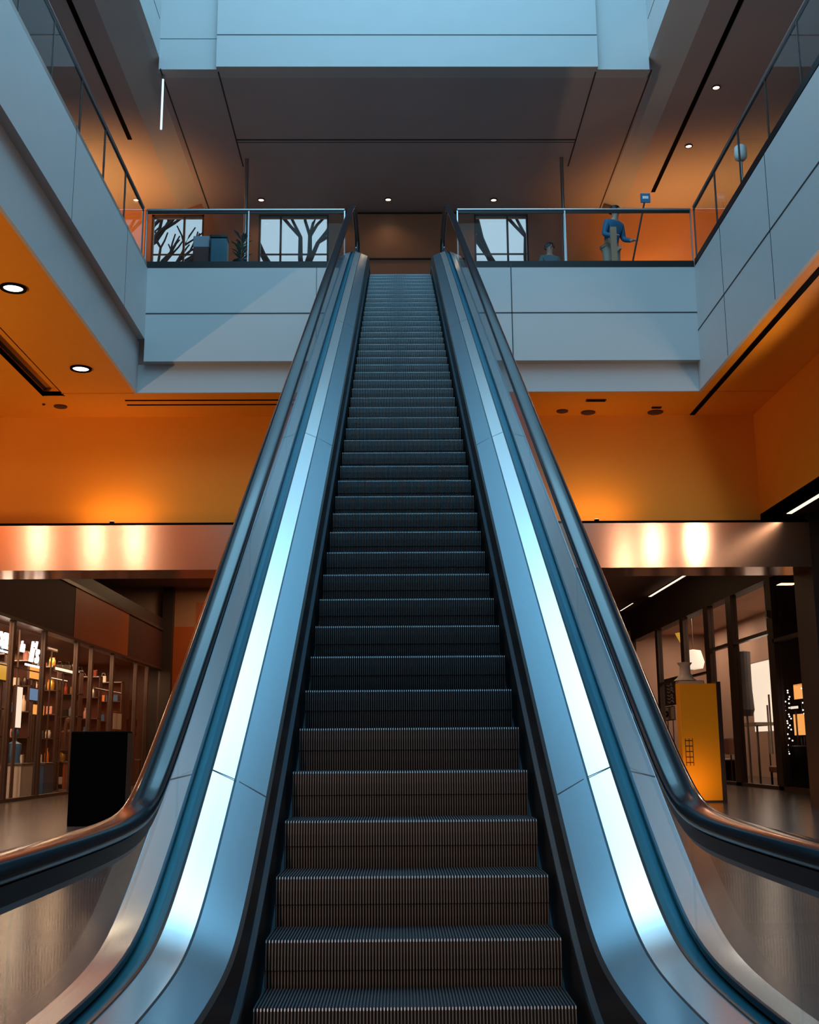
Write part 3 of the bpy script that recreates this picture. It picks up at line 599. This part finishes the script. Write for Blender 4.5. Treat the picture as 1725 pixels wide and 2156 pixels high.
# ------------------------------------------------------------ left shop (front plane x = -9.6)
XL = -9.6
t = thing('glass_storefront', (XL, 27, 0), 'glass shop front on the left with slim bronze mullions and dark band above', 'shop front')
b = MB(); b.box(-0.35, 0, -6, 6.83, 4.5, 6.0, 'brown'); b.done('sign_band', t); b = MB(); b.box(-0.35, 0.0, 13.7, 19.7, 4.5, 6.0, 'brown'); b.done('sign_band', t)
b = MB(); b.box(-0.35, 0.01, 6.83, 13.7, 4.5, 6.0, 'rust'); b.done('orange_panel', t)
b = MB(); b.box(-0.3, 0.05, -6, 19.7, 6.0, 6.1, 'mull'); b.box(-0.3, 0.05, -6, 19.7, 4.42, 4.5, 'mull'); b.done('edge_trim', t)
b = MB(); b.box(-0.3, 0.02, -6, 19.7, 6.1, 6.5, 'dark'); b.done('upper_band', t)
ms = [-6, -3, 1.6, 4.2, 7.4, 9.1, 11.8, 15.3, 17.2, 19.7]
for y in ms:
    b = MB(); b.box(-0.1, 0.02, y-0.09, y+0.09, 0, 4.45, 'mull'); b.done('mullion', t)
for a, c in zip(ms, ms[1:]):
    b = MB(); b.box(-0.05, -0.035, a+0.09, c-0.09, 0.08, 4.45, 'shopglass'); b.done('glass_pane', t)
b = MB(); b.box(-0.1, 0.03, -6, 19.7, 0, 0.08, 'mull'); b.done('sill', t)
b = MB(); b.box(-15.8, XL-0.35, 20.8, 47, 4.6, 4.7, 'brown'); struct(b.done('ceiling'))
b = MB(); b.box(-13.2, -13.0, 20.8, 47, 0, 4.6, 'wood'); struct(b.done('wall_left'))
for x in (-10.4, -11.9):
    for y in (24, 28, 32, 36, 40, 44): area('shop_lamp', (x, y, 4.5), 0.5, 2.2, 34.0 if y < 37 else 16.0, (1, .6, .34))
# fixtures and goods
def shelf_unit(x, y, w, h, nsh, label, rz=0):
    r = thing('display_shelf', (x, y, 0), label, 'shelf', 'shelves in the left shop', rz)
    b = MB(); b.box(-w/2, -w/2+.04, -.2, .2, 0, h, 'mull'); b.box(w/2-.04, w/2, -.2, .2, 0, h, 'mull'); b.box(-w/2, w/2, .18, .2, 0, h, 'brown'); b.done('frame', r)
    for i in range(nsh):
        z = 0.1+i*(h-0.15)/(nsh-1); b = MB(); b.box(-w/2, w/2, -.2, .18, z, z+0.03, 'chrome' if i % 2 else 'mull'); b.done('shelf_board', r)
    return r
pal = [('red_goods', (.45, .06, .03)), ('cream_goods', (.75, .6, .45)), ('blue_goods', (.04, .14, .32)), ('gold_goods', (.7, .4, .08)), ('pink_goods', (.75, .38, .34)), ('dark_goods', (.03, .02, .02)), ('white_goods', (.85, .8, .75)), ('steel_goods', (.5, .5, .5)), ('orange_goods', (.8, .25, .06)), ('bluegrey_goods', (.2, .35, .5))]
names = []
for n_, c in pal: M[n_] = mat(n_, c, 0.25, 0.6 if 'steel' in n_ or 'gold' in n_ else 0.0); names.append(n_)
def goods(kind, k):
    b = MB()
    if kind == 'bottle': b.lathe((0, 0, 0), [(.05, 0), (.055, .02), (.055, .2), (.02, .26), (.02, .33), (.001, .335)], k, 12); return b.done('bottle', None, smooth=True)
    if kind == 'box': b.box(-.09, .09, -.07, .07, 0, .24, k); return b.done('gift_box', None, bevel=.008)
    if kind == 'jar': b.lathe((0, 0, 0), [(.07, 0), (.08, .03), (.08, .16), (.06, .19), (.065, .22), (.001, .225)], k, 12); return b.done('jar', None, smooth=True)
    b.box(-.11, .11, -.05, .05, 0, .24, k); b.tube([(-.07, 0, .26), (-.05, 0, .35), (.05, 0, .35), (.07, 0, .26)], .008, k, 6); return b.done('handbag', None, bevel=.01)
protos = [(kd, k, goods(kd, k)) for kd in ('bottle', 'box', 'jar', 'bag') for k in names]
used = set()
def place(x, y, z, i, where, sc=1.0):
    kd, k, o = protos[i]
    if i in used: o = o.copy(); COL.objects.link(o)
    used.add(i); o.location = (x, y, z); o.rotation_euler = (0, 0, random.uniform(-.1, .1)); sc = min(sc, 1.0) if kd in ('bag', 'box') else sc; o.scale = (sc, sc, sc)
    col = k.split('_')[0].replace('bluegrey', 'blue-grey'); nm = {'bottle': 'bottle', 'box': 'gift box', 'jar': 'jar', 'bag': 'handbag'}[kd]
    tag(o, '%s %s on the shelf %s' % (col, nm, where), nm, '%s %ss on the shelves, %s' % (col, nm, where))
us = [(-11.9, 29.3), (-11.9, 32.0), (-11.9, 34.4), (-11.9, 37.0), (-11.9, 39.6), (-11.9, 42.2), (-11.9, 45.6)]
cnt = 0
for j, (x, y) in enumerate(us):
    w = 2.1; lab = ['near the left photo edge', 'behind the neon script', 'behind the second mullion', 'in the middle of the left shop', 'behind the black kiosk', 'towards the far end of the left shop', 'at the far end of the left shop'][j]
    shelf_unit(x, y, w, 3.9, 6, 'tall bronze display shelf of goods '+lab, 0)
    for i in range(6):
        z = 0.1+i*(3.9-0.15)/5+0.031
        n_ = 7
        for q in range(n_):
            if random.random() < 0.12: continue
            place(x-w/2+0.27+q*(w-0.54)/(n_-1), y-0.03, z, random.randrange(len(protos)), lab, random.uniform(1.1, 1.5)); cnt += 1
for i, (kd, k, o) in enumerate(protos):
    if i not in used: bpy.data.objects.remove(o)
# lit wall pictures, mannequins, counters
def panel_thing(name, x0, x1, y0, y1, z0, z1, k, label, cat, fr='mull'):
    t = thing(name, ((x0+x1)/2, (y0+y1)/2, z0), label, cat); dx, dy, h = (x1-x0)/2, (y1-y0)/2, z1-z0
    b = MB(); b.box(-dx, dx, -dy, dy, 0, h, fr); b.done('frame', t)
    b = MB(); ex, ey = (0.012, -0.04) if dx < dy else (-0.04, 0.012)
    b.box(-dx-ex, dx+ex, -dy-ey, dy+ey, .04, h-.04, k); b.done('face', t)
    if z0 > 0.3: b = MB(); b.box(-.02, .02, -.02, .02, -z0+(1.24 if name == 'screen' else 0), 0, 'mull'); b.done('support_pole', t)
    return t
panel_thing('picture_panel', -10.33, -10.27, 29.3, 30.6, 3.0, 3.5, 'yellow', 'yellow and amber lit picture in the shop at the left photo edge', 'picture')
panel_thing('lit_display_board', -10.23, -10.17, 30.7, 31.3, 1.8, 2.95, 'screenw', 'tall narrow white lit panel in the left shop window', 'light panel')
panel_thing('picture_panel', -10.53, -10.47, 32.7, 33.8, 3.22, 3.65, 'screen', 'orange lit picture under the glowing script in the left shop', 'picture')
panel_thing('picture_panel', -10.33, -10.27, 32.55, 33.6, 2.2, 2.55, 'screen', 'lower orange lit picture, below the blue one in the left shop', 'picture')
panel_thing('picture_panel', -10.43, -10.37, 32.5, 33.8, 2.6, 3.0, 'screenb', 'small blue lit picture between two orange ones', 'picture')
panel_thing('light_box', -10.53, -10.47, 35.1, 37.2, 3.62, 3.78, 'screenw', 'long warm lit shelf edge in the middle of the left shop', 'light panel')
panel_thing('light_box', -10.72, -10.66, 35.4, 37.2, 3.40, 3.46, 'screenw', 'thin warm light line just below the lit shelf edge', 'light panel')
panel_thing('light_box', -10.53, -10.47, 34.3, 35.3, 4.2, 4.28, 'screenw', 'short bright light bar high near the script sign', 'light panel')
panel_thing('light_box', -10.43, -10.37, 39.5, 43.4, 3.3, 3.38, 'screenw', 'thin bright line of light above the black kiosk', 'light panel')
panel_thing('picture_panel', -10.33, -10.27, 41.8, 43.1, 1.95, 2.6, 'white', 'pale grey framed board behind the kiosk', 'picture')
def mannequin(x, y, k, label, h=1.85):
    t = thing('mannequin', (x, y, 0), label, 'mannequin'); s = h/1.85
    b = MB(); b.lathe((0, 0, 0), [(.2, 0), (.2, .03), (.02, .04), (.02, .8)], 'chrome', 16); b.done('stand', t)
    b = MB(); b.lathe((0, 0, .75*s), [(.10, 0), (.2, .1), (.17, .3), (.21, .55), (.2, .68), (.07, .75), (.06, .84), (.09, .9), (.11, 1.0), (.08, 1.1), (.001, 1.12)], k, 18); b.done('torso', t, smooth=True)
    for sx in (-1, 1):
        b = MB(); b.tube([(0, sx*.2, 1.38*s), (0, sx*.28, 1.1*s), (.03, sx*.27, .82*s)], [.06, .05, .035], k, 10); b.done('arm', t, smooth=True)
mannequin(-10.3, 44.9, 'matt', 'tall black mannequin near the far end of the left shop window', 4.2)
mannequin(-10.9, 33.1, 'blue_goods', 'mannequin in dark blue clothes behind the second pane of the left shop')
mannequin(-10.4, 36.6, 'brown', 'dark brown mannequin behind the middle panes of the left shop', 2.8)
for y, k, l in ((33.9, 'blue_goods', 'blue display counter in the left shop window'), (37.9, 'rust', 'reddish brown counter behind the middle panes'), (31.9, 'white', 'pale counter at the left photo edge'), (46.2, 'mull', 'low bronze display table at the far end')):
    t = thing('display_counter', (-10.42, y, 0), l, 'counter', 'low counters in the left shop')
    b = MB(); b.box(-.3, .3, -.5, .5, 0, .85, k); b.done('body', t, bevel=.01); b = MB(); b.box(-.33, .33, -.53, .53, .85, .9, 'chrome'); b.done('top', t)
def text(s, loc, size, k, name, parent=None, rot=(math.pi/2, 0, math.pi/2), shear=0.35, ext=0.02):
    c = bpy.data.curves.new(name, 'FONT'); c.body = s; c.size = size; c.shear = shear; c.extrude = ext; c.offset = 0.012
    o = bpy.data.objects.new(name, c); COL.objects.link(o); bpy.context.view_layer.update()
    me = bpy.data.meshes.new_from_object(o); bpy.data.objects.remove(o)
    o = bpy.data.objects.new(name, me); COL.objects.link(o); me.materials.clear(); me.materials.append(M[k]); o.location = loc; o.rotation_euler = rot
    if parent: o.parent = parent
    return o
t = thing('neon_sign', (-9.95, 28.3, 3.55), 'glowing white script sign behind the left shop glass', 'sign')
text('XIE', (0.02, 0.15, 0.22), 0.55, 'neon', 'lettering', t); text('in', (0.02, 1.85, 0.25), 0.42, 'neon', 'lettering', t); text("li's", (0.02, 2.6, 0.05), 0.78, 'neon', 'lettering', t)
b = MB(); b.box(-.02, .01, 0, 1.3, .12, .16, 'neon'); b.box(-.02, .01, 2.4, 3.9, -.08, -.03, 'neon'); b.done('underline', t)
b = MB(); b.box(-.06, -.03, 0, 4.0, -.2, -.17, 'mull'); b.box(-.06, -.03, 0, 4.0, .82, .85, 'mull')
[b.box(-.06, -.02, y, y+.03, -3.55, .85, 'mull') for y in (0.1, 1.9, 3.9)]; b.done('rack', t)

# ------------------------------------------------------------ right shop (front plane x = 10.9)
XR = 10.9
t = thing('glass_storefront', (XR, 30, 0), 'tall glass shop front on the right with grey mullions and a black band above', 'shop front')
b = MB(); b.box(-0.02, 0.4, -6.6, 23.2, 6.05, 7.5, 'dark'); b.done('sign_band', t)
mr = [(0.2, .10), (3.1, .22), (7.2, .3), (10.0, .3), (13.5, .25), (17.8, .2), (23, .2)]
for y, w in mr:
    b = MB(); b.box(-0.05, 0.15, y-w, y+w, 0, 6.05, 'dark' if y < 4 or y > 16 else 'mull'); b.done('mullion', t)
for (a, wa), (c, wc) in zip(mr, mr[1:]):
    b = MB(); b.box(0.05, 0.065, a+wa, c-wc, 0.1, 6.05, 'shopglass'); b.done('glass_pane', t)
b = MB(); b.box(-0.05, 0.12, -6.6, 3, 4.15, 4.25, 'dark'); b.box(-0.04, 0.1, 3.2, 10, 4.45, 4.56, 'chrome'); b.box(-0.04, 0.1, 10, 17.6, 3.75, 3.83, 'mull'); b.done('transom', t)
b = MB(); b.box(-0.05, 0.12, -6.6, 23, 0, 0.1, 'mull'); b.done('sill', t)
b = MB(); b.box(0.1, 0.16, 3.4, 3.5, 0, 4.4, 'chrome'); b.box(-0.1, -0.06, 3.55, 3.6, 1.0, 2.7, 'white'); b.box(-0.1, -0.06, 3.75, 3.8, 1.0, 2.4, 'white'); b.done('door_handle', t)
b = MB(); b.box(-0.16, -0.05, 3.0, 3.15, 4.9, 5.1, 'chrome'); b.done('door_fitting', t)
b = MB(); b.box(11.3, 17, 34.5, 56, 6.6, 6.8, 'beige'); struct(b.done('ceiling'))
b = MB(); b.box(15.0, 15.2, 34.5, 55.8, 0, 6.6, 'beige'); b.box(11.3, 15.0, 55.7, 55.9, 0, 6.6, 'beige'); struct(b.done('wall_right'))
b = MB(); b.box(11.2, 16.5, 34.2, 34.5, 0, 6.8, 'dark'); struct(b.done('wall_right'))
b = MB(); b.box(13.6, 13.9, 23.4, 34.2, 0, 7.8, 'dark'); struct(b.done('wall_right'))
for y in (36.5, 40.5, 44.5, 49, 53): area('shop_lamp', (13.2, y, 6.5), 1.5, 2.0, 9, (1, .72, .52))
area('shop_lamp', (12.3, 31, 4.8), 0.4, 2.5, 1.0, WARM)
panel_thing('lit_display_board', 12.9, 12.96, 39.0, 41.8, 1.7, 4.2, 'screenw', 'large glowing white curtain panel inside the right shop', 'light panel', 'white')
t = thing('display_table', (12.2, 39.3, 0), 'white table with pale goods inside the right shop door', 'table')
b = MB(); b.box(-.4, .4, -1.2, 1.2, 1.9, 2.0, 'white'); b.done('tabletop', t)
for sx in (-.36, .32):
    for sy in (-1.15, 1.1): b = MB(); b.box(sx, sx+.04, sy, sy+.05, 0, 1.9, 'chrome'); b.done('leg', t)
t = thing('fabric_column', (11.5, 38.0, 0), 'blue-grey hanging fabric column beside the glowing panel', 'fabric column')
b = MB(); b.lathe((0, 0, 0), [(.18, 2.2), (.25, 2.4), (.2, 3.3), (.23, 4.3), (.001, 4.35)], 'grey', 14); b.done('drape', t); b = MB(); b.tube([(0, 0, 0), (0, 0, 2.25)], .04, 'chrome'); b.done('foot', t)
panel_thing('poster', 11.35, 11.41, 38.9, 40.6, 0.95, 1.5, 'pink_goods', 'pink and white poster low in the right shop window', 'poster', 'white')
t = thing('cabinet', (11.45, 41.3, 0), 'dark low cabinet under the pink poster', 'cabinet'); b = MB(); b.box(-.3, .3, -.7, .7, 0, .76, 'matt'); b.done('body', t, bevel=.01); b = MB(); b.box(-.32, .32, -.72, .72, .76, .8, 'white'); b.done('top', t)
t = panel_thing('poster', 11.58, 11.64, 47.5, 50.0, 2.95, 4.1, 'poster', 'dark blue poster with white scribbled lettering far inside the right shop', 'poster')
b = MB(); rnd = random.Random(3)
for i in range(7):
    b.tube([(-.05, -.6+rnd.random()*.3, .1+i*.14), (-.05, -.2, .16+i*.14+rnd.random()*.08), (-.05, .2, .1+i*.14), (-.05, .55, .16+i*.14)], .022, 'white', 5)
b.done('lettering', t)
t = panel_thing('poster', 11.30, 11.36, 47.2, 49.8, 2.3, 2.88, 'white', 'white poster with a black scribble below the dark blue one', 'poster')
b = MB(); b.tube([(-.06, .5*math.cos(a*1.0)*(.3+.05*a), .29+.13*math.sin(a)*(.4+.05*a)) for a in [i*.5 for i in range(26)]], .02, 'matt', 5); b.done('scribble', t)
t = thing('pendant_lamp', (11.9, 47.8, 5.5), 'small yellow pendant lamp inside the right shop', 'lamp'); b = MB(); b.lathe((0, 0, 0), [(.05, 0), (.2, .3), (.24, .4), (.001, .44)], 'yellow', 16); b.done('shade', t, smooth=True)
b = MB(); b.tube([(0, 0, .4), (0, 0, 1.1)], .012, 'matt', 6); b.done('cord', t)
t = thing('wall_lamp', (11.7, 45.2, 4.2), 'bright white rounded wall lamp behind the amber totem', 'lamp'); b = MB(); b.lathe((0, 0, 0), [(.001, 0), (.35, .05), (.42, .3), (.3, .75), (.001, .8)], 'screenw', 20); b.done('shade', t, smooth=True); b = MB(); b.tube([(0, 0, .7), (0, 0, 2.4)], .02, 'chrome', 6); b.done('rod', t)
t = thing('shop_chair', (12.3, 37.2, 0), 'brown upholstered chair low in the right shop doorway', 'chair'); b = MB(); b.box(-.35, .35, -.4, .4, .4, .6, 'wood'); b.done('seat', t, bevel=.05); b = MB(); b.box(.2, .38, -.4, .4, .6, 1.25, 'wood'); b.done('backrest', t, bevel=.05)
for sx in (-.3, .25):
    for sy in (-.35, .3): b = MB(); b.box(sx, sx+.05, sy, sy+.05, 0, .4, 'matt'); b.done('leg', t)
# black shop at the right edge: screens, counter, twinkling goods
panel_thing('screen', 11.5, 11.56, 32.3, 33.4, 2.5, 3.0, 'screen', 'upper orange lit screen in the dark shop at the right edge', 'screen', 'matt')
panel_thing('screen', 11.4, 11.46, 32.3, 33.3, 1.48, 2.15, 'screen', 'lower orange lit screen with golden picture in the dark shop', 'screen', 'matt')
panel_thing('screen', 11.5, 11.56, 31.0, 31.7, 1.54, 2.1, 'screen', 'orange lit screen cut off by the right photo edge', 'screen', 'matt')
panel_thing('screen', 11.4, 11.46, 31.4, 32.3, 2.15, 2.85, 'screenb', 'blue lit sign beside the orange screens', 'sign', 'matt')
panel_thing('screen', 11.3, 11.36, 32.5, 33.2, 2.22, 2.37, 'screenw', 'tiny white lit label between the two orange screens', 'sign', 'matt')
t = thing('shop_counter', (11.75, 31.9, 0), 'long black counter under the screens at the right edge', 'counter'); b = MB(); b.box(-.3, .4, -2, 2.1, 0, 1.2, 'matt'); b.done('body', t, bevel=.01); b = MB(); b.box(-.33, .43, -2.03, 2.13, 1.2, 1.24, 'black'); b.done('top', t)
rnd = random.Random(5)
t = thing('fairy_light_string', (11.3, 32.6, 0), 'string of tiny white glinting bulbs beside the orange screens', 'fairy lights')
pts = []
for i in range(46): pts.append((0, .9+rnd.uniform(-.3, .3), 1.0+i*0.062) if i < 32 else (0, -1.0+rnd.uniform(-.3, .6), 2.9-(i-32)*.1))
b = MB(); b.tube(pts, 0.004, 'matt', 5); b.tube([(0, .9, 0), pts[0]], .006, 'matt', 5); b.done('cord', t)
bulb = None
for p in pts:
    if bulb is None:
        b = MB(); b.lathe((0, 0, 0), [(.001, -.022), (.02, -.01), (.022, .005), (.001, .024)], 'neon', 8); bulb = b.done('bulb', t); o = bulb
    else: o = bulb.copy(); COL.objects.link(o)
    o.location = p
# pale door leaf at right edge
t = thing('door_leaf_frame', (8.62, 22.85, 0), 'pinkish metal post at the right photo edge below the copper band', 'post'); b = MB(); b.box(-.03, .12, -.03, .05, 0, 4.78, 'copper'); b.done('shaft', t); b = MB(); b.box(-.04, .13, -.05, .06, 0, .06, 'mull'); b.done('foot', t)
# added warm fill lights, no fixtures, brightening the hall beyond the copper band
for x, y in ((-4, 28), (4, 28), (-5, 36), (5, 36), (6, 46), (-6.5, 42), (-7.6, 44.5), (-3, 43)):
    area('hall_fill_light', (x, y, 7.7), 0.7, 0.7, 34, WARM)
